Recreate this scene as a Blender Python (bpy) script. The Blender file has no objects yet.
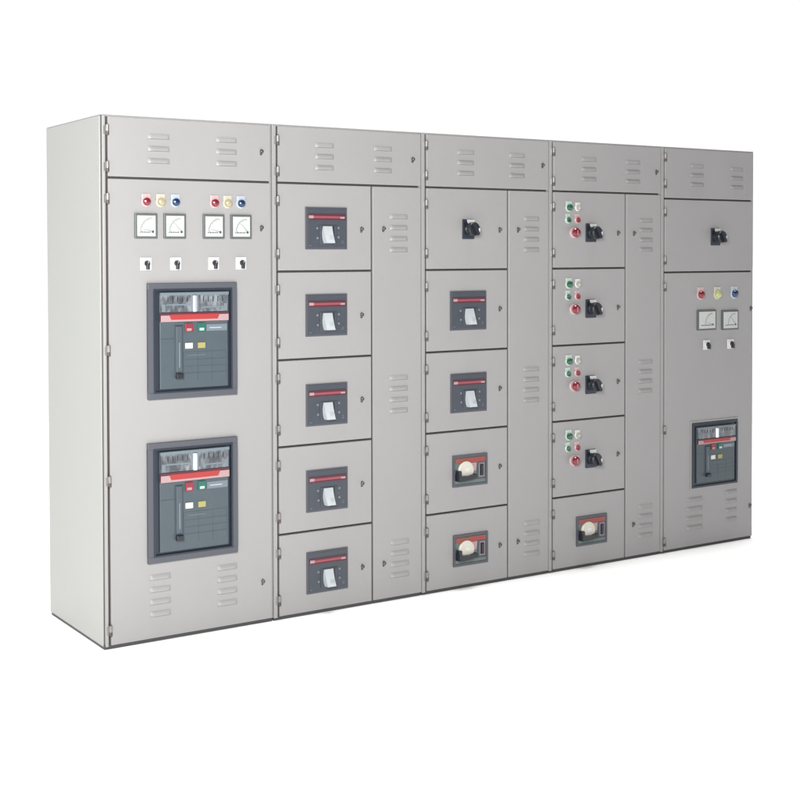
import bpy, bmesh, math, random
from mathutils import Vector, Matrix
random.seed(4)
scene = bpy.context.scene
C = scene.collection
H = 2.2          # cabinet height, metres
D = 0.62         # cabinet depth

# ------------------------------------------------------------------ materials
def mat(name, col, rough=0.5, metal=0.0, spec=0.5, bump=0.0, bscale=300.0, var=0.0, vscale=3.0, coat=0.0, alpha=None, trans=0.0):
    m = bpy.data.materials.new(name); m.use_nodes = True
    nt = m.node_tree; b = nt.nodes['Principled BSDF']
    b.inputs['Base Color'].default_value = (*col, 1)
    b.inputs['Roughness'].default_value = rough
    b.inputs['Metallic'].default_value = metal
    b.inputs['Specular IOR Level'].default_value = spec
    b.inputs['Coat Weight'].default_value = coat
    b.inputs['Transmission Weight'].default_value = trans
    tc = nt.nodes.new('ShaderNodeTexCoord')
    geo = nt.nodes.new('ShaderNodeNewGeometry')
    if var > 0:
        n = nt.nodes.new('ShaderNodeTexNoise'); n.inputs['Scale'].default_value = vscale
        n.inputs['Detail'].default_value = 5; n.inputs['Roughness'].default_value = 0.6
        nt.links.new(geo.outputs['Position'], n.inputs['Vector'])
        mx = nt.nodes.new('ShaderNodeMix'); mx.data_type = 'RGBA'
        mx.inputs['A'].default_value = (*[c*(1-var) for c in col], 1)
        mx.inputs['B'].default_value = (*[min(1, c*(1+var)) for c in col], 1)
        nt.links.new(n.outputs['Fac'], mx.inputs['Factor'])
        nt.links.new(mx.outputs['Result'], b.inputs['Base Color'])
        rr = nt.nodes.new('ShaderNodeMapRange')
        rr.inputs['To Min'].default_value = rough*0.85; rr.inputs['To Max'].default_value = min(1, rough*1.15)
        nt.links.new(n.outputs['Fac'], rr.inputs['Value']); nt.links.new(rr.outputs['Result'], b.inputs['Roughness'])
    if bump > 0:
        n1 = nt.nodes.new('ShaderNodeTexNoise'); n1.inputs['Scale'].default_value = bscale; n1.inputs['Detail'].default_value = 2
        n2 = nt.nodes.new('ShaderNodeTexNoise'); n2.inputs['Scale'].default_value = 2.2; n2.inputs['Detail'].default_value = 1
        for n in (n1, n2): nt.links.new(geo.outputs['Position'], n.inputs['Vector'])
        b1 = nt.nodes.new('ShaderNodeBump'); b1.inputs['Strength'].default_value = bump; b1.inputs['Distance'].default_value = 0.0006
        b2 = nt.nodes.new('ShaderNodeBump'); b2.inputs['Strength'].default_value = 0.6; b2.inputs['Distance'].default_value = 0.011
        nt.links.new(n1.outputs['Fac'], b1.inputs['Height']); nt.links.new(n2.outputs['Fac'], b2.inputs['Height'])
        nt.links.new(b2.outputs['Normal'], b1.inputs['Normal']); nt.links.new(b1.outputs['Normal'], b.inputs['Normal'])
    return m

M = {
 'paint': mat('powder_coat_grey', (0.262, 0.2565, 0.26), 0.42, bump=0.3, var=0.04, vscale=2.2, spec=0.4),
 'side':  mat('powder_coat_side', (0.272, 0.275, 0.266), 0.45, bump=0.25, var=0.02, spec=0.4),
 'dark':  mat('rubber_gasket', (0.055, 0.047, 0.046), 0.75, spec=0.2),
 'base':  mat('plinth_dark_grey', (0.045, 0.045, 0.05), 0.6, var=0.2),
 'slot':  mat('vent_opening_dark', (0.07, 0.065, 0.065), 0.7),
 'steel': mat('glint_ridge_steel', (0.75, 0.76, 0.78), 0.28, metal=0.9),
 'hinge': mat('zinc_hinge', (0.21, 0.2, 0.195), 0.4, metal=0.5, var=0.15, vscale=40),
 'pin':   mat('hinge_dark_brown', (0.07, 0.055, 0.05), 0.5, metal=0.3),  # dark brown, also used for the darker lower end of the hinge knuckle
 'lock':  mat('latch_metal', (0.15, 0.145, 0.145), 0.35, metal=0.7),
 'frame': mat('breaker_frame_grey', (0.06, 0.065, 0.079), 0.5, bump=0.2),
 'black': mat('black_plastic', (0.01, 0.012, 0.018), 0.35),
 'inset': mat('breaker_inset_navy', (0.012, 0.018, 0.03), 0.4),
 'face':  mat('breaker_face_bluegrey', (0.05, 0.067, 0.08), 0.42, var=0.10, vscale=22),
 'facel': mat('breaker_label_and_glare', (0.12, 0.15, 0.175), 0.4),
 'facedk':mat('breaker_face_dark_line', (0.026, 0.04, 0.055), 0.5),
 'mccb':  mat('moulded_breaker_dark', (0.04, 0.046, 0.06), 0.45, var=0.12, vscale=30),
 'mccb2': mat('moulded_breaker_rim', (0.058, 0.062, 0.076), 0.45),
 'red':   mat('breaker_red_band', (0.29, 0.026, 0.028), 0.4),
 'rose':  mat('breaker_rose_band', (0.24, 0.05, 0.07), 0.4),
 'dkred': mat('breaker_dark_red_edge', (0.065, 0.014, 0.024), 0.45),
 'pink':  mat('band_end_pale', (0.32, 0.21, 0.22), 0.4),
 'white': mat('white_plastic', (0.52, 0.525, 0.52), 0.35),
 'toggle':mat('toggle_white', (0.38, 0.41, 0.435), 0.32),
 'dial':  mat('meter_dial_white', (0.41, 0.42, 0.415), 0.5),
 'ink':   mat('printed_ink', (0.04, 0.045, 0.05), 0.6),
 'inkl':  mat('printed_ink_pale', (0.11, 0.125, 0.125), 0.6),
 'bezel': mat('meter_bezel', (0.075, 0.085, 0.088), 0.4),
 'lred':  mat('lens_red', (0.16, 0.01, 0.022), 0.18, coat=0.5),
 'lyel':  mat('lens_cream', (0.3, 0.26, 0.16), 0.2, coat=0.5),
 'lylg':  mat('lens_lime', (0.34, 0.38, 0.14), 0.2, coat=0.5),
 'lblue': mat('lens_blue', (0.007, 0.022, 0.075), 0.18, coat=0.5),
 'lgrn':  mat('lens_green', (0.01, 0.08, 0.042), 0.2, coat=0.5),
 'lclear':mat('lens_clear', (0.3, 0.3, 0.27), 0.2, coat=0.5),
 'cred':  mat('collar_pink', (0.44, 0.31, 0.315), 0.35),
 'cyel':  mat('collar_cream', (0.42, 0.4, 0.33), 0.35),
 'cblue': mat('collar_pale_blue', (0.33, 0.385, 0.45), 0.35),
 'cgrn':  mat('collar_pale_green', (0.37, 0.46, 0.41), 0.35),
 'bred':  mat('button_red', (0.19, 0.018, 0.032), 0.35),
 'bgrn':  mat('button_green', (0.01, 0.095, 0.075), 0.35),
 'byel':  mat('flag_yellow', (0.27, 0.25, 0.09), 0.4),
 'cream': mat('cream_dial', (0.5, 0.475, 0.42), 0.4),
 'orange':mat('orange_band', (0.2, 0.05, 0.04), 0.4),
 'teal':  mat('teal_grey', (0.085, 0.12, 0.115), 0.4),
 'floor': mat('white_studio_floor', (0.93, 0.93, 0.93), 0.9, spec=0.1, var=0.004, vscale=1.5),
}
# mottled clear polycarbonate window over the arc chutes
def cover_mat():
    m = bpy.data.materials.new('clear_cover_over_mechanism'); m.use_nodes = True
    nt = m.node_tree; b = nt.nodes['Principled BSDF']
    geo = nt.nodes.new('ShaderNodeNewGeometry')
    mp = nt.nodes.new('ShaderNodeMapping'); mp.inputs['Scale'].default_value = (1.5, 1, 0.8)
    n = nt.nodes.new('ShaderNodeTexNoise'); n.inputs['Scale'].default_value = 28; n.inputs['Detail'].default_value = 4
    r = nt.nodes.new('ShaderNodeValToRGB')
    e = r.color_ramp.elements
    e[0].position = 0.36; e[0].color = (0.028, 0.032, 0.040, 1)
    e[1].position = 0.68; e[1].color = (0.17, 0.19, 0.215, 1)
    k = r.color_ramp.elements.new(0.52); k.color = (0.070, 0.082, 0.096, 1)
    nt.links.new(geo.outputs['Position'], mp.inputs['Vector']); nt.links.new(mp.outputs['Vector'], n.inputs['Vector'])
    nt.links.new(n.outputs['Fac'], r.inputs['Fac']); nt.links.new(r.outputs['Color'], b.inputs['Base Color'])
    b.inputs['Roughness'].default_value = 0.12; b.inputs['Coat Weight'].default_value = 0.6
    return m
M['cover'] = cover_mat()

# ------------------------------------------------------------------ mesh builder
class MB:
    def __init__(s): s.v = []; s.f = []; s.m = []; s.s = []; s.names = []
    def mi(s, k):
        if k not in s.names: s.names.append(k)
        return s.names.index(k)
    def add(s, vs, fs, k, smooth=False):
        o = len(s.v); s.v += [tuple(p) for p in vs]; i = s.mi(k)
        for f in fs: s.f.append(tuple(o+a for a in f)); s.m.append(i); s.s.append(smooth)
    def box(s, x0, x1, y0, y1, z0, z1, k, bev=0.0, seg=2):
        bm = bmesh.new()
        bmesh.ops.create_cube(bm, size=1.0)
        for v in bm.verts:
            v.co = ((x0+x1)/2+v.co.x*(x1-x0), (y0+y1)/2+v.co.y*(y1-y0), (z0+z1)/2+v.co.z*(z1-z0))
        if bev > 0:
            bmesh.ops.bevel(bm, geom=bm.edges[:], offset=bev, segments=seg, affect='EDGES', profile=0.5, clamp_overlap=True)
        bm.verts.index_update()
        s.add([v.co[:] for v in bm.verts], [[v.index for v in f.verts] for f in bm.faces], k)
        bm.free()
    def ringframe(s, x0, x1, z0, z1, w, y0, y1, k, bev=0.0):
        s.box(x0, x1, y0, y1, z1-w, z1, k, bev); s.box(x0, x1, y0, y1, z0, z0+w, k, bev)
        s.box(x0, x0+w, y0+0.0004, y1, z0+w-0.0005, z1-w+0.0005, k); s.box(x1-w, x1, y0+0.0004, y1, z0+w-0.0005, z1-w+0.0005, k)
    def lathe(s, prof, k, n=28, cx=0, cz=0, axis='y'):
        """prof: list of (y, r) revolved round the y axis; rings are kept separate where the profile turns sharply"""
        for (ya, ra), (yb, rb) in zip(prof[:-1], prof[1:]):
            vs = []; fs = []
            for (yy, rr) in ((ya, ra), (yb, rb)):
                for i in range(n):
                    a = 2*math.pi*i/n
                    if axis == 'y': vs.append((cx+rr*math.cos(a), yy, cz+rr*math.sin(a)))
                    else: vs.append((cx+rr*math.cos(a), cz+rr*math.sin(a), yy))
            for i in range(n):
                j = (i+1) % n; f = (i, j, n+j, n+i)
                fs.append(f if axis == 'z' else f)
            s.add(vs, fs, k, True)
        y, r = prof[-1]
        if r > 1e-5:
            vs = [((cx+r*math.cos(2*math.pi*i/n), y, cz+r*math.sin(2*math.pi*i/n)) if axis == 'y' else (cx+r*math.cos(2*math.pi*i/n), cz+r*math.sin(2*math.pi*i/n), y)) for i in range(n)]
            s.add(vs, [tuple(range(n))], k)
        y, r = prof[0]
        if axis == 'z' and r > 1e-5:
            vs = [(cx+r*math.cos(2*math.pi*i/n), cz+r*math.sin(2*math.pi*i/n), y) for i in range(n)]
            s.add(vs, [tuple(range(n))], k)
    def prism(s, poly, y0, y1, k, smooth=False):
        """poly in (x, z), extruded from y0 (front) to y1 (back)"""
        n = len(poly)
        s.add([(x, y0, z) for x, z in poly], [tuple(range(n))], k)
        vs = [(x, y0, z) for x, z in poly]+[(x, y1, z) for x, z in poly]
        s.add(vs, [(i, (i+1) % n, n+(i+1) % n, n+i) for i in range(n)], k, smooth)
    def mesh(s, name):
        me = bpy.data.meshes.new(name); me.from_pydata(s.v, [], s.f)
        for k in s.names: me.materials.append(M[k])
        for p, i, sm in zip(me.polygons, s.m, s.s): p.material_index = i; p.use_smooth = sm
        bm = bmesh.new(); bm.from_mesh(me)
        bmesh.ops.recalc_face_normals(bm, faces=bm.faces[:]); bm.to_mesh(me); bm.free()
        me.update(); return me
def place(name, me, parent=None, loc=(0, 0, 0), label=None, rot=None):
    o = bpy.data.objects.new(name, me); C.objects.link(o); o.parent = parent; o.location = loc
    if label: o['label'] = label
    if rot: o.rotation_euler = rot
    return o
CACHE = {}
def cached(key, fn):
    if key not in CACHE:
        b = MB(); fn(b); CACHE[key] = b.mesh(key[0] if isinstance(key, tuple) else key)
    return CACHE[key]

# ------------------------------------------------------------------ components (origin = centre on the door face, -y is outward)
def louvre(n, w, pitch):
    def fn(b):
        hh, d = 0.021, 0.0078
        nx, nz = 14, 7
        for i in range(n):
            zt = (n-1)*pitch/2 - i*pitch + hh/2
            def P(a, t):
                u = a/nx*2-1; e = max(0.0, 1-abs(u)**7); s_ = e**0.6
                return (u*w/2, -0.0006-d*s_*math.sin(t/nz*math.pi/2)**0.9 if t else -0.0006, zt-hh*t/nz)
            vs = [P(a, t) for t in range(nz+1) for a in range(nx+1)]
            fs = [(t*(nx+1)+a, t*(nx+1)+a+1, (t+1)*(nx+1)+a+1, (t+1)*(nx+1)+a) for t in range(nz) for a in range(nx)]
            b.add(vs, fs, 'paint', True)
            lip = [P(a, nz) for a in range(nx+1)]
            back = [(x, 0.0004, z+0.0015) for x, y, z in lip]
            b.add(lip+back, [(a, a+1, nx+2+a, nx+1+a) for a in range(nx)], 'slot')
            # soft pressed rim around the opening
            b.box(-w/2-0.003, w/2+0.003, -0.0012, 0.001, zt-hh-0.0045, zt-hh-0.0012, 'paint', 0.0008, 1)
    return cached(('louvre_vent', n, round(w, 3), round(pitch, 3)), fn)
def hinge_mesh():
    def fn(b):
        b.lathe([(-0.004, 0.0075), (0.022, 0.0075)], 'hinge', 14, 0, -0.004, 'z')
        b.lathe([(-0.020, 0.0072), (-0.0045, 0.0072)], 'pin', 14, 0, -0.004, 'z')  # darker lower end of the knuckle
        b.lathe([(0.0225, 0.004), (0.026, 0.004)], 'pin', 10, 0, -0.004, 'z')
        b.box(-0.016, -0.004, -0.0025, 0.003, -0.016, 0.018, 'hinge', 0.001, 1)
    return cached('hinge', fn)
def latch_mesh():
    def fn(b):
        n = 20
        b.prism([(0.0085*math.cos(2*math.pi*i/n), 0.014*math.sin(2*math.pi*i/n)) for i in range(n)], -0.003, 0.001, 'lock', True)
        b.lathe([(-0.003, 0.0075), (-0.010, 0.0070), (-0.011, 0.0055)], 'lock', 16, 0.0015, 0.002)
        b.box(-0.0005, 0.0035, -0.0125, -0.010, -0.005, 0.009, 'black', 0.0005, 1)
        b.box(-0.008, 0.001, -0.005, -0.0005, -0.018, -0.010, 'pin', 0.001, 1)
    return cached('latch', fn)
def lamp(cab, x, z, lens, collar, what, r=0.0165, up=True):
    def fb(b):
        # moulded collar: round bezel with pale tab above it
        b.lathe([(0.001, r*1.36), (-0.004, r*1.36), (-0.006, r*1.22), (-0.006, r*1.0)], collar, 26)
        if up: b.box(-r*1.22, r*1.22, -0.0045, 0.001, r*0.3, r*2.0, collar, 0.0028)
    def fl(b):
        b.lathe([(-0.005, r), (-0.014, r), (-0.019, r*0.85), (-0.022, r*0.5), (-0.0225, 0.0)], lens, 26)
    o = place('indicator_lamp', cached(('lamp_collar', collar, r, up), fb), cab, (x, 0, z), what)
    place('lens', cached(('lens', lens, r), fl), o)
def push_button(cab, x, z, lens, collar, what, r=0.0135):
    def fb(b):
        b.lathe([(0.001, r*1.4), (-0.005, r*1.4), (-0.008, r*1.2), (-0.008, r*1.02)], collar, 26)
        b.box(-r*1.1, r*1.1, -0.003, 0.001, r*0.8, r*2.3, collar, 0.001)
    def fl(b):
        b.lathe([(-0.006, r), (-0.012, r), (-0.0135, r*0.88), (-0.012, r*0.6), (-0.0118, 0.0)], lens, 26)
    o = place('push_button', cached(('button_collar', collar, r), fb), cab, (x, 0, z), what)
    place('button_cap', cached(('cap', lens, r), fl), o)
def stop_button(cab, x, z):
    r = 0.024
    def fb(b):
        b.lathe([(0.001, r*1.15), (-0.006, r*1.15), (-0.009, r*1.0), (-0.009, r*0.8)], 'cred', 30)
        b.box(0, r*1.75, -0.0028, 0.001, -r*0.9, r*1.0, 'cred', 0.0015)
    def fl(b):
        b.lathe([(-0.008, r*0.6), (-0.018, r*0.6), (-0.019, r*0.95), (-0.026, r*0.98), (-0.031, r*0.85), (-0.033, r*0.5), (-0.0335, 0)], 'lred', 30)
        b.box(-0.002, 0.002, -0.0345, -0.031, -r*0.5, r*0.5, 'pink', 0.0005, 1)
    o = place('stop_button', cached('stop_collar', fb), cab, (x, 0, z), 'large red mushroom stop button')
    place('mushroom_cap', cached('mushroom', fl), o)
def meter(cab, x, z, w, h, kind):
    def fb(b):
        b.box(-w/2, w/2, -0.010, 0.001, -h/2, h/2, 'bezel', 0.0025)
    def fd(b):
        bw = 0.0095
        x0, x1, z0, z1 = -w/2+bw, w/2-bw, -h/2+bw, h/2-bw
        b.box(x0, x1, -0.0112, -0.009, z0, z1, 'dial', 0.0006, 1)
        W, Hh = x1-x0, z1-z0
        cx, cz = x1-W*0.16, z0+Hh*0.24; R = min(W, Hh)*0.66
        for i in range(13):     # scale ticks of a quadrant instrument
            a = math.radians(95+i*6.9); L = R*0.13 if i % 3 == 0 else R*0.07
            p = Vector((cx+R*math.cos(a), cz+R*math.sin(a))); q = Vector((cx+(R-L)*math.cos(a), cz+(R-L)*math.sin(a)))
            nrm = Vector((-(q-p).y, (q-p).x)).normalized()*0.0009
            b.prism([tuple(p+nrm), tuple(p-nrm), tuple(q-nrm), tuple(q+nrm)], -0.0117, -0.011, 'inkl')
        arc = [(cx+(R*1.02)*math.cos(math.radians(95+i*4.6)), cz+(R*1.02)*math.sin(math.radians(95+i*4.6))) for i in range(19)]
        for p, q in zip(arc[:-1], arc[1:]):
            p = Vector(p); q = Vector(q); nrm = Vector((-(q-p).y, (q-p).x)).normalized()*0.0007
            b.prism([tuple(p+nrm), tuple(p-nrm), tuple(q-nrm), tuple(q+nrm)], -0.0116, -0.011, 'inkl')
        a = math.radians(168 if kind == 0 else 132)   # needle
        p = Vector((cx, cz)); q = p+Vector((math.cos(a), math.sin(a)))*R*0.86; nrm = Vector((-(q-p).y, (q-p).x)).normalized()*0.0011
        b.prism([tuple(p+nrm), tuple(p-nrm), tuple(q-nrm*0.4), tuple(q+nrm*0.4)], -0.0126, -0.0119, 'inkl')
        b.lathe([(-0.011, 0.0052), (-0.0135, 0.0052), (-0.014, 0.004)], 'ink', 16, cx, cz-0.002)
        # illegible small print along the foot of the dial
        xx = x0+W*0.12; k = 0
        while xx < cx-0.012:
            L = (0.0042, 0.0028, 0.0052, 0.0034)[k % 4]; b.box(xx, xx+L, -0.0117, -0.011, z0+Hh*0.17, z0+Hh*0.17+(0.005 if k % 3 else 0.0036), 'ink')
            xx += L+0.0018; k += 1
    key = (round(w, 3), round(h, 3))
    o = place('panel_meter', cached(('meter_bezel',)+key, fb), cab, (x, 0, z))
    place('dial', cached(('dial', kind)+key, fd), o)
def selector(cab, x, z):
    def fb(b):
        b.box(-0.026, 0.026, -0.005, 0.001, -0.026, 0.028, 'white', 0.003)
        b.lathe([(-0.004, 0.018), (-0.008, 0.017), (-0.009, 0.0155)], 'white', 26, 0.002, -0.001)
    def fk(b):
        b.lathe([(-0.008, 0.0125), (-0.016, 0.012), (-0.018, 0.010)], 'black', 24, 0.002, 0.003)
        b.box(-0.0035, 0.0075, -0.026, -0.008, -0.022, 0.013, 'black', 0.002)
        b.box(0.0012, 0.0028, -0.0268, -0.0255, 0.004, 0.012, 'white')
    o = place('selector_switch', cached('selector_plate', fb), cab, (x, 0, z))
    place('knob', cached('selector_knob', fk), o)
def rotary(cab, x, z, turn=-0.6):
    def fb(b):
        b.box(-0.036, 0.036, -0.008, 0.001, -0.048, 0.048, 'inset', 0.004)
        b.prism([(-0.012, 0.046), (0.034, 0.046), (0.034, 0.020), (-0.004, 0.018)], -0.0092, -0.0075, 'white')
        b.lathe([(-0.008, 0.030), (-0.020, 0.029), (-0.024, 0.024)], 'black', 30)
    def fk(b):
        b.lathe([(-0.022, 0.020), (-0.030, 0.0335), (-0.050, 0.0335), (-0.055, 0.030)], 'black', 32)
        # grip bar across the knob, turned a little off vertical, and the pale window in the rim
        a = math.radians(28); ca, sa = math.cos(a), math.sin(a)
        b.prism([(x*ca-z*sa, x*sa+z*ca) for x, z in ((-0.009, -0.028), (-0.005, -0.032), (0.005, -0.032), (0.009, -0.028), (0.009, 0.028), (0.005, 0.032), (-0.005, 0.032), (-0.009, 0.028))], -0.066, -0.054, 'black')
        cr = [(0.0345*math.cos(math.radians(t)), 0.0345*math.sin(math.radians(t))) for t in range(-62, 14, 8)]
        ci = [(0.0225*math.cos(math.radians(t))+0.002, 0.0225*math.sin(math.radians(t))) for t in range(10, -60, -8)]
        b.prism([(x*0.9, z*0.9) for x, z in cr+ci], -0.0565, -0.0545, 'white')
    o = place('rotary_switch', cached('rotary_plate', fb), cab, (x, 0, z))
    place('handle_grip', cached('rotary_knob', fk), o, (0, 0, 0))
def mccb(cab, x, z, w=0.222, h=0.190):
    def fb(b):
        b.box(-w/2, w/2, -0.006, 0.001, -h/2, h/2, 'mccb2', 0.0015)
        b.box(-w/2+0.010, w/2-0.006, -0.009, -0.005, -h/2+0.008, h/2-0.038, 'mccb', 0.001)
        b.box(-w/2+0.006, w/2-0.008, -0.0082, -0.005, h/2-0.032, h/2-0.006, 'mccb', 0.001)
        # raised toggle surround with screws and small printed marks
        b.box(-0.040, 0.052, -0.013, -0.008, -0.074, 0.014, 'mccb', 0.003)
        b.box(-0.024, 0.036, -0.0138, -0.012, -0.070, 0.010, 'black', 0.001)
        for px, pz in ((-0.053, 0.0), (-0.051, -0.044), (0.062, 0.002), (0.062, -0.040)):
            b.lathe([(-0.008, 0.0055), (-0.011, 0.0055), (-0.012, 0.0035)], 'facel', 12, px, pz)
        for px, pz, a in ((0.085, -0.058, 0.008), (0.083, -0.066, 0.011), (-0.090, -0.078, 0.012), (0.060, -0.020, 0.004)):
            b.box(px-a/2, px+a/2, -0.0098, -0.0088, pz-0.0012, pz+0.0012, 'facel')
    def fs(b):
        z0 = h/2-0.052
        b.box(-w/2+0.012, w/2-0.010, -0.0104, -0.005, z0-0.006, z0+0.022, 'dkred', 0.001)
        b.box(-w/2+0.038, w/2-0.040, -0.0116, -0.009, z0+0.002, z0+0.012, 'rose', 0.0005, 1)
        b.box(-w/2+0.014, -w/2+0.038, -0.0116, -0.009, z0+0.001, z0+0.014, 'pink', 0.0005, 1)
        b.box(w/2-0.040, w/2-0.016, -0.0116, -0.009, z0+0.001, z0+0.010, 'pink', 0.0005, 1)
    def ft(b):
        # toggle thrown down: a curved lever standing out of its slot
        n = 9; vs = []; 
        for i in range(n):
            t = i/(n-1)
            zc = 0.009-0.076*t
            off = 0.006*math.sin(t*math.pi*0.9)*-1+0.004*t*t
            yf = -0.016-0.020*math.sin(min(1, t*1.25)*math.pi/2)-0.004*t
            hw = 0.0235-0.001*t
            vs += [(-hw+off, yf, zc), (hw+off, yf, zc), (hw+off+0.001, -0.012, zc-0.001), (-hw+off-0.001, -0.012, zc-0.001)]
        fs = []
        for i in range(n-1):
            a = i*4
            for k in range(4): fs.append((a+k, a+(k+1) % 4, a+4+(k+1) % 4, a+4+k))
        fs += [(0, 1, 2, 3), (4*n-4, 4*n-3, 4*n-2, 4*n-1)]
        b.add(vs, fs, 'toggle')
        for k in range(3):
            b.box(-0.010+0.004, 0.012+0.004, -0.0415, -0.036, -0.038-k*0.007, -0.0355-k*0.007, 'toggle', 0.0008, 1)
    o = place('circuit_breaker', cached(('mccb_face', w, h), fb), cab, (x, 0, z), 'square dark grey breaker with white toggle')
    place('red_band', cached(('mccb_band', w, h), fs), o)
    place('toggle', cached(('mccb_toggle',), ft), o)
def rotary_breaker(cab, x, z, w=0.214, h=0.153):
    def fb(b):
        b.ringframe(-w/2, w/2, -h/2, h/2, 0.012, -0.008, 0.001, 'frame', 0.001)
        b.box(-w/2+0.011, w/2-0.011, -0.004, 0.001, -h/2+0.011, h/2-0.011, 'teal')
        b.box(-w/2+0.013, w/2-0.013, -0.007, -0.003, -h/2+0.013, -h/2+0.030, 'teal', 0.001)
        b.box(0.042, 0.092, -0.009, -0.003, -0.044, 0.040, 'face', 0.002)
        b.ringframe(0.052, 0.084, -0.036, 0.030, 0.003, -0.0105, -0.006, 'pink')
        b.box(0.060, 0.076, -0.016, -0.005, -0.030, 0.022, 'black', 0.002)
    def fs(b):
        b.box(-w/2+0.014, w/2-0.014, -0.0085, -0.003, h/2-0.040, h/2-0.015, 'orange', 0.001)
        b.box(-0.01, w/2-0.030, -0.0092, -0.008, h/2-0.036, h/2-0.026, 'red')
        b.prism([(0.005, h/2-0.042), (0.040, h/2-0.042), (0.034, -0.006), (0.012, -0.004)], -0.0078, -0.003, 'pink')
    def fd(b):
        b.lathe([(-0.004, 0.046), (-0.013, 0.046), (-0.0155, 0.0435), (-0.016, 0.040), (-0.0158, 0.0)], 'cream', 40, -0.030, 0.0)
        b.lathe([(-0.0155, 0.012), (-0.019, 0.011)], 'white', 22, -0.026, 0.006)
        for k in range(7):
            a = math.radians(20+k*23); b.box(-0.030+0.036*math.cos(a)-0.0012, -0.030+0.036*math.cos(a)+0.0012, -0.0165, -0.015, 0.036*math.sin(a)-0.0012, 0.036*math.sin(a)+0.0012, 'byel')
    def fh(b):
        b.prism([(-0.092, -0.012), (-0.070, -0.022), (-0.020, -0.024), (0.018, -0.016), (0.016, -0.030), (-0.020, -0.042), (-0.060, -0.046), (-0.092, -0.046)], -0.036, -0.005, 'black')
        b.box(-0.091, -0.072, -0.030, -0.005, -0.042, 0.004, 'black', 0.002)
    o = place('circuit_breaker', cached(('rot_face',), fb), cab, (x, 0, z), 'small wide breaker with round cream dial and black lever')
    place('red_band', cached(('rot_band',), fs), o)
    place('round_dial', cached(('rot_dial',), fd), o)
    place('lever', cached(('rot_lever',), fh), o)
def acb(cab, xc, zc, w, h, framed=True):
    """air circuit breaker seen through a door cut-out"""
    key = (round(w, 3), round(h, 3), framed)
    fw = 0.029 if framed else 0.014
    x0, x1, z0, z1 = -w/2+fw, w/2-fw, -h/2+fw, h/2-fw
    bl = 0.026 if framed else 0.018; br = 0.016
    fx0, fx1, fz0, fz1 = x0+bl, x1-br, z0+0.012, z1-0.012
    FW, FH = fx1-fx0, fz1-fz0
    def X(t): return fx0+FW*t
    def Z(t): return fz1-FH*t
    def fb(b):
        b.box(x0-0.002, x1+0.002, -0.003, 0.001, z0-0.002, z1+0.002, 'inset')
        b.box(fx0, fx1, -0.012, -0.002, fz0, fz1, 'face', 0.003)
        # moulded panel lines on the lower front
        for (a, c, e, g) in ((0.0, 0.22, 0.475, 0.482), (0.34, 0.97, 0.70, 0.704), (0.34, 0.97, 0.84, 0.845), (0.34, 0.97, 0.62, 0.624), (0.34, 0.97, 0.77, 0.774)):
            b.box(X(a)+0.001, X(c), -0.0124, -0.0115, Z(g), Z(e), 'facedk')
        for a in (0.34, 0.55, 0.76, 0.97):
            b.box(X(a)-0.0006, X(a)+0.0006, -0.0124, -0.0115, Z(0.93), Z(0.62), 'facedk')
        b.box(X(0.68), X(0.985), -0.0135, -0.011, Z(0.41), Z(0.34), 'facel', 0.001)
        b.box(X(0.72), X(0.90), -0.0139, -0.013, Z(0.381), Z(0.373), 'toggle')
        b.box(X(0.40), X(0.66), -0.0132, -0.011, Z(0.66), Z(0.655), 'facel')
    def ff(b):
        b.ringframe(-w/2, w/2, -h/2, h/2, fw, -0.014 if framed else -0.010, 0.001, 'frame' if framed else 'inset', 0.003)
        if framed:
            b.ringframe(-w/2+fw-0.004, w/2-fw+0.004, -h/2+fw-0.004, h/2-fw+0.004, 0.008, -0.0165, -0.002, 'inset', 0.001)
        else:
            b.ringframe(-w/2-0.010, w/2+0.010, -h/2-0.010, h/2+0.010, 0.011, -0.005, 0.001, 'paint', 0.001)
    def fc(b):
        b.box(X(0.005), X(0.995), -0.020, -0.011, Z(0.205), Z(0.015), 'cover', 0.003)
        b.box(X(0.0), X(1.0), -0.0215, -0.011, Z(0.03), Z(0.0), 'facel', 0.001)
        b.box(X(0.44), X(0.55), -0.0208, -0.019, Z(0.20), Z(0.03), 'facel', 0.001)  # pale strip: a light reflection painted onto the cover
        n = 16; cxx = X(0.495); vs = [(cxx-0.011*math.cos(math.pi*i/n), -0.0195-0.009*math.sin(math.pi*i/n), zz) for zz in (Z(0.203), Z(0.035)) for i in range(n+1)]  # added metal ridge, shaped to catch a vertical glint
        b.add(vs, [(i, i+1, n+2+i, n+1+i) for i in range(n)], 'steel', True)
        for a in (0.10, 0.17, 0.24, 0.31, 0.38, 0.62, 0.69, 0.76, 0.83, 0.90):
            b.box(X(a), X(a)+0.0035, -0.0209, -0.019, Z(0.10), Z(0.045), 'black')
        b.box(X(0.08), X(0.42), -0.0206, -0.019, Z(0.135), Z(0.12), 'facel'); b.box(X(0.60), X(0.92), -0.0206, -0.019, Z(0.165), Z(0.15), 'facel')
        for a in (0.02, 0.93): b.box(X(a), X(a+0.05), -0.0212, -0.019, Z(0.20), Z(0.12), 'facel', 0.001)
    def fs(b):
        b.box(X(0.0), X(1.0), -0.0205, -0.011, Z(0.300), Z(0.207), 'dkred', 0.001)
        b.box(X(0.0)+0.001, X(1.0)-0.001, -0.0215, -0.012, Z(0.303), Z(0.235), 'pink', 0.001)
        b.prism([(X(0.12), Z(0.228)), (X(0.86), Z(0.228)), (X(0.83), Z(0.282)), (X(0.15), Z(0.282))], -0.0225, -0.021, 'red')
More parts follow.
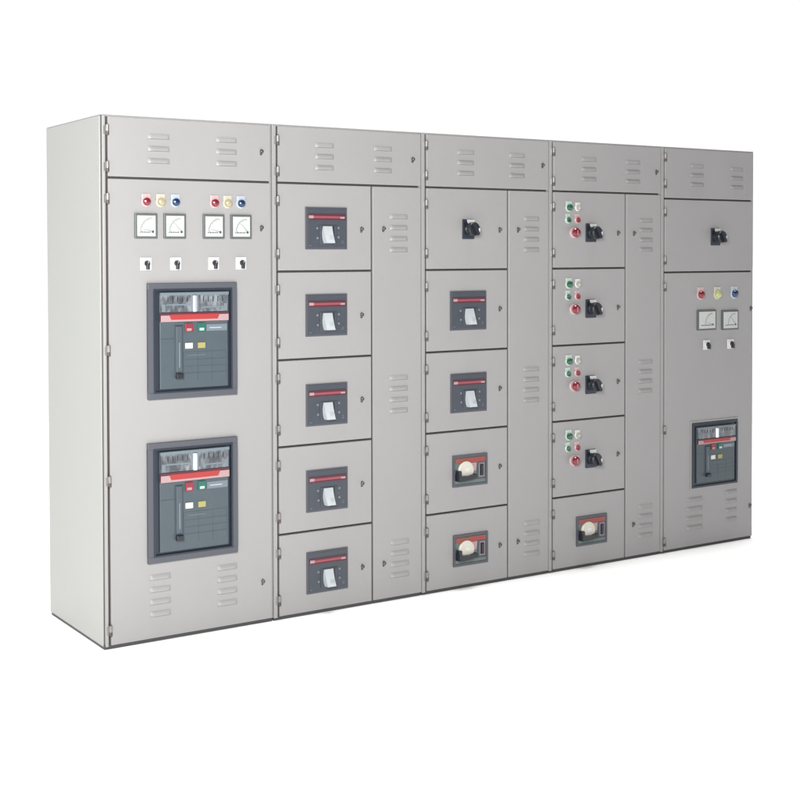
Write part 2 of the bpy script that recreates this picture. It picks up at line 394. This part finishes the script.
    def fbt(col):
        def f(b):
            b.box(-0.0185, 0.0185, -0.006, 0.001, -0.020, 0.018, col, 0.002)
            b.box(-0.011, 0.011, -0.0068, -0.0055, -0.015, -0.004, 'pink' if col == 'bred' else 'cgrn', 0.001, 1)
        return f
    def ffl(col):
        return lambda b: b.box(-0.0175, 0.0175, -0.004, 0.001, -0.013, 0.011, col, 0.001)
    def fch(b):
        sx = X(0.27)
        b.box(sx-0.020, sx+0.020, -0.0155, -0.011, Z(0.875), Z(0.34), 'facedk', 0.002)
        b.box(sx-0.015, sx+0.013, -0.0195, -0.014, Z(0.83), Z(0.35), 'face', 0.004)
        b.box(sx-0.003, sx+0.003, -0.0205, -0.019, Z(0.78), Z(0.52), 'facel', 0.001)
        b.box(sx-0.018, sx+0.016, -0.030, -0.013, Z(0.895), Z(0.840), 'black', 0.003)
    o = place('air_circuit_breaker', cached(('acb_face',)+key, fb), cab, (xc, 0, zc))
    place('surround_frame', cached(('acb_frame',)+key, ff), o)
    place('clear_cover', cached(('acb_cover',)+key, fc), o)
    place('red_band', cached(('acb_band',)+key, fs), o)
    place('charging_handle', cached(('acb_handle',)+key, fch), o)
    sc = FW/0.325
    for t, col, nm in ((0.415, 'bred', 'red push button'), (0.60, 'bgrn', 'green push button')):
        q = place('push_button', cached(('acb_button', col), fbt(col)), o, (X(t), -0.0125, Z(0.365)), nm); q.scale = (sc, 1, sc)
    for t, col, nm in ((0.415, 'white', 'white status flag'), (0.60, 'byel', 'yellow status flag')):
        q = place('status_flag', cached(('acb_flag', col), ffl(col)), o, (X(t), -0.0125, Z(0.555)), nm); q.scale = (sc, 1, sc)

# ------------------------------------------------------------------ cabinets
CR = 0.027       # local x of the hinge line
GAP = 0.009
def cabinet(x0, W, label, first=False, last=False):
    root = bpy.data.objects.new('switchgear_cabinet', None); C.objects.link(root)
    root.location = (x0, 0, 0); root.empty_display_size = 0.2
    root['label'] = label; root['category'] = 'electrical cabinet'; root['group'] = 'switchgear cabinets bolted side by side'
    b = MB()     # carcass: dark gasketed interior frame, painted posts and roof
    b.box(0.006, W-0.003, 0.013, D-0.01, 0.020, H-0.006, 'dark')
    b.box(0.0085 if first else 0.0015, CR-0.0065, -0.001, 0.020, 0.012, H-0.004, 'paint', 0.002)
    b.box(W-0.010, W-0.0015, 0.006, 0.020, 0.014, H-0.004, 'paint', 0.001)
    b.box(CR-0.002, W-0.004, 0.004, 0.016, H-0.0085, H-0.0045, 'paint')
    place('carcass', b.mesh('carcass'), root)
    b = MB()
    b.box(0.0 if first else 0.001, W-0.001, 0.002, D, H-0.004, H, 'paint', 0.0012, 1)
    place('roof_panel', b.mesh('roof_panel'), root)
    b = MB()
    b.box(0.004, W-0.004, 0.008, D-0.006, 0.0, 0.020, 'base')
    place('plinth', b.mesh('plinth'), root)
    b = MB(); b.box(0.003, W-0.003, D-0.012, D-0.001, 0.022, H-0.0045, 'side', 0.001)
    place('back_panel', b.mesh('back_panel'), root)
    if first or last:
        b = MB()
        if first: b.box(-0.001, 0.0055, 0.012, D, 0.014, H-0.0045, 'side', 0.002)
        else: b.box(W-0.0025, W+0.001, 0.004, D, 0.014, H-0.0045, 'paint', 0.001)
        place('side_panel', b.mesh('side_panel'), root)
    return root
def door(cab, xa, xb, za, zb, hinges='L', latches=(), vents=(), label=None, name='door'):
    b = MB(); b.box(xa, xb, 0.0, 0.0125, za, zb, 'paint', 0.003, 3)
    o = place(name, b.mesh(name), cab, (0, 0, 0), label)
    if hinges:
        for z in hinges: place('hinge', hinge_mesh(), o, (CR+0.0005, -0.001, z))
    for (x, z) in latches: q = place('latch', latch_mesh(), o, (x, 0, z)); q.scale = (0.85, 1, 0.85)
    for (n, x, z, w) in vents: place('louvre_vent', louvre(n, w, 0.0505 if n == 3 else 0.0515), o, (x, 0, z))
    return o
Z1 = 1.943; TOPZ = H-0.008; BOT = 0.016
DX = CR+0.005
rows = [1.943, 1.550, 1.157, 0.770, 0.380, BOT-GAP/2]
def rowz(i): return rows[i+1]+GAP/2, rows[i]-GAP/2     # za, zb
X0 = [0.0, 0.810, 1.630, 2.435, 3.238]
WD = [0.810, 0.820, 0.805, 0.803, 0.744]

# --- incomer cabinet with two air circuit breakers
c = cabinet(X0[0], WD[0], 'leftmost cabinet with its side in view and two large framed breakers one above the other', first=True)
door(c, DX, WD[0]-0.008, Z1+GAP/2, TOPZ, (2.135, 1.985), [(0.756, 2.075)], [(3, 0.261, 2.069, 0.100), (3, 0.583, 2.069, 0.100)], name='top_door')
door(c, DX, WD[0]-0.008, BOT, Z1-GAP/2, (1.855, 1.232, 0.694, 0.078), [(0.755, 1.743), (0.754, 0.186)],
     [(4, 0.256, 0.197, 0.096), (4, 0.577, 0.197, 0.096)], name='main_door')
for x, l, k, t in ((0.201, 'lred', 'cred', 'red'), (0.268, 'lyel', 'cyel', 'cream'), (0.336, 'lblue', 'cblue', 'blue'),
                   (0.522, 'lred', 'cred', 'red'), (0.586, 'lyel', 'cyel', 'cream'), (0.651, 'lblue', 'cblue', 'blue')):
    lamp(c, x, 1.847, l, k, t+' indicator lamp')
for i, x in enumerate((0.198, 0.331, 0.516, 0.650)): meter(c, x, 1.746, 0.103, 0.105, i % 2)
for x in (0.198, 0.336, 0.517, 0.651): selector(c, x, 1.587)
acb(c, 0.4125, 1.264, 0.424, 0.488)
acb(c, 0.4100, 0.586, 0.428, 0.506)

# --- feeder cabinet, five toggle breakers
c = cabinet(X0[1], WD[1], 'second cabinet from the left, five square breakers with white toggles down its left column')
o_ = CR
door(c, DX, WD[1]-0.002, Z1+GAP/2, TOPZ, (2.127, 1.991), [(0.769, 2.070)], [(3, 0.276, 2.067, 0.098), (3, 0.598, 2.065, 0.100)], name='top_door')
bz = [1.743, 1.352, 0.948, 0.560, 0.191]
for i in range(5):
    za, zb = rowz(i)
    door(c, DX, 0.530, za, zb, (zb-0.078, za+0.072), [(0.476, (1.740, 1.347, 0.959, 0.569, 0.184)[i])], name='compartment_door')
    mccb(c, 0.282, bz[i])
def tall(c, W, xa=0.540, z=(1.744, 0.184)):
    return door(c, xa, W-0.002, BOT, Z1-GAP/2, None, [(0.600, z[0]), (0.598, z[1])], [(4, 0.688, 1.725, 0.100), (4, 0.686, 0.972, 0.104), (4, 0.690, 0.198, 0.106)], name='cable_chamber_door')
tall(c, WD[1])

# --- feeder cabinet, rotary isolator, two toggle and two dial breakers
c = cabinet(X0[2], WD[2], 'middle cabinet with one black rotary switch above four breakers, two with round cream dials')
door(c, DX, WD[2]-0.002, Z1+GAP/2, TOPZ, (2.138, 1.996), [(0.761, 2.070)], [(3, 0.268, 2.067, 0.102), (3, 0.592, 2.064, 0.100)], name='top_door')
for i in range(5):
    za, zb = rowz(i)
    door(c, DX, 0.530, za, zb, (zb-0.078, za+0.072), [(0.481, (1.745, 1.357, 0.964, 0.578, 0.187)[i])], name='compartment_door')
rotary(c, 0.281, 1.745)
mccb(c, 0.281, 1.352); mccb(c, 0.283, 0.953)
rotary_breaker(c, 0.2905, 0.575); rotary_breaker(c, 0.2935, 0.189)
tall(c, WD[2], z=(1.746, 0.191))

# --- motor starter cabinet
c = cabinet(X0[3], WD[3], 'cabinet with four compartments of green and red push buttons beside black rotary switches')
door(c, DX, WD[3]-0.002, Z1+GAP/2, TOPZ, (2.140, 1.990), [(0.766, 2.061)], [(3, 0.274, 2.061, 0.104), (3, 0.590, 2.057, 0.108)], name='top_door')
for i in range(5):
    za, zb = rowz(i)
    door(c, DX, 0.534, za, zb, (zb-0.078, za+0.072), [(0.483, (1.734, 1.345, 0.955, 0.573)[i])] if i < 4 else (), name='compartment_door')
for i, dz in enumerate((0.0, 0.392, 0.786, 1.170)):
    lamp(c, 0.133, 1.861-dz, 'lgrn', 'cgrn', 'green indicator lamp', 0.0165)
    lamp(c, 0.195, 1.861-dz, 'lclear', 'white', 'clear indicator lamp', 0.0135)
    push_button(c, 0.127, 1.798-dz, 'lgrn', 'cgrn', 'green push button')
    push_button(c, 0.192, 1.798-dz, 'bred', 'cred', 'red push button')
    stop_button(c, 0.166, 1.733-dz)
    rotary(c, 0.286, 1.733-dz)
rotary_breaker(c, 0.2935, 0.192)
tall(c, WD[3], 0.545, (1.733, 0.187))

# --- outgoing cabinet
c = cabinet(X0[4], WD[4], 'rightmost cabinet, narrow and darkest, with one medium breaker low under two panel meters', last=True)
XR = WD[4]-0.006
door(c, DX, XR, Z1-0.022+GAP/2, TOPZ, (2.140, 1.997), (), [(3, 0.278, 2.053, 0.106), (3, 0.600, 2.046, 0.106)], name='top_door')
door(c, DX, XR, 1.523+GAP/2, 1.921-GAP/2, (1.845, 1.586), (), name='compartment_door')
rotary(c, 0.425, 1.716)
door(c, DX, XR, BOT, 1.523-GAP/2, (1.442, 0.669, 0.061), [(0.722, 1.314), (0.720, 0.192)],
     [(4, 0.266, 0.197, 0.130), (4, 0.563, 0.210, 0.095)], name='main_door')
for x, l, k, t in ((0.307, 'lred', 'cred', 'red'), (0.443, 'lylg', 'cyel', 'yellow green'), (0.581, 'lblue', 'cblue', 'blue')):
    lamp(c, x, 1.398, l, k, t+' indicator lamp', 0.021)
meter(c, 0.353, 1.257, 0.148, 0.112, 0); meter(c, 0.543, 1.252, 0.134, 0.110, 1)
selector(c, 0.357, 1.119); selector(c, 0.552, 1.117)
acb(c, 0.424, 0.513, 0.368, 0.360, framed=False)

# ------------------------------------------------------------------ setting
b = MB(); b.add([(-150, -150, 0), (150, -150, 0), (150, 150, 0), (-150, 150, 0)], [(0, 1, 2, 3)], 'floor')
f = place('floor', b.mesh('floor'), None); f['kind'] = 'structure'

# studio surround: bright white behind and beside the cabinets, dim on the camera's side
w = bpy.data.worlds.new('World'); scene.world = w; w.use_nodes = True
nt = w.node_tree; bg = nt.nodes['Background']
tc = nt.nodes.new('ShaderNodeTexCoord'); sep = nt.nodes.new('ShaderNodeSeparateXYZ')
nt.links.new(tc.outputs['Generated'], sep.inputs['Vector'])
mr = nt.nodes.new('ShaderNodeMapRange'); mr.interpolation_type = 'SMOOTHSTEP'
mr.inputs['From Min'].default_value = -0.18; mr.inputs['From Max'].default_value = 0.12
nt.links.new(sep.outputs['Y'], mr.inputs['Value'])
mx = nt.nodes.new('ShaderNodeMix'); mx.data_type = 'RGBA'
mx.inputs['A'].default_value = (0.05, 0.05, 0.052, 1); mx.inputs['B'].default_value = (1.1, 1.1, 1.1, 1)
nt.links.new(mr.outputs['Result'], mx.inputs['Factor']); nt.links.new(mx.outputs['Result'], bg.inputs['Color'])
bg.inputs['Strength'].default_value = 1.0

def area(name, loc, target, size, power, col):
    l = bpy.data.lights.new(name, 'AREA'); l.shape = 'DISK'; l.size = size; l.energy = power; l.color = col
    o = bpy.data.objects.new(name, l); C.objects.link(o); o.location = loc
    o.rotation_euler = (Vector(target)-Vector(loc)).to_track_quat('-Z', 'Y').to_euler()
    return o
area('added_side_fill', (-4.2, 0.9, 1.5), (0, 0.3, 1.1), 1.2, 75, (0.99, 1.0, 0.965))  # added fill lamp, put in to brighten the left side panel
area('softbox_key', (-1.75, -3.75, 2.3), (1.0, 0, 1.15), 1.3, 350, (1.0, 0.993, 0.96))
s = bpy.data.lights.new('added_overhead_light', 'SUN'); s.energy = 2.75; s.angle = math.radians(22)  # added light from straight above, lifts the floor to plain white
so = bpy.data.objects.new('added_overhead_light', s); C.objects.link(so); so.location = (1, -1, 6); so.rotation_euler = (0, 0, 0)

# ------------------------------------------------------------------ camera
fpx, sy, pitch, roll, yaw, cx, cy, cz, dx = 1261.64, -113.0, 0.02218, -0.00431, 0.52993, -2.0185, -4.7857, 1.6125, -132.5
fwd = Vector((math.sin(yaw), math.cos(yaw), 0)); right = Vector((math.cos(yaw), -math.sin(yaw), 0)); up = Vector((0, 0, 1))
f2 = fwd*math.cos(pitch)-up*math.sin(pitch); u2 = up*math.cos(pitch)+fwd*math.sin(pitch)
r3 = right*math.cos(roll)+u2*math.sin(roll); u3 = u2*math.cos(roll)-right*math.sin(roll)
cam = bpy.data.cameras.new('camera'); co = bpy.data.objects.new('camera', cam); C.objects.link(co)
Rm = Matrix((r3, u3, -f2)).transposed().to_4x4()
co.matrix_world = Matrix.Translation((cx, cy, cz)) @ Rm
cam.sensor_width = 36; cam.lens = fpx*36/800; cam.shift_x = -dx/800; cam.shift_y = sy/800
cam.clip_end = 1000; cam.clip_start = 0.05
scene.camera = co
scene.view_settings.view_transform = 'Standard'; scene.view_settings.look = 'None'
scene.view_settings.exposure = 0; scene.view_settings.gamma = 1
scene.cycles.max_bounces = 8; scene.cycles.use_denoising = True
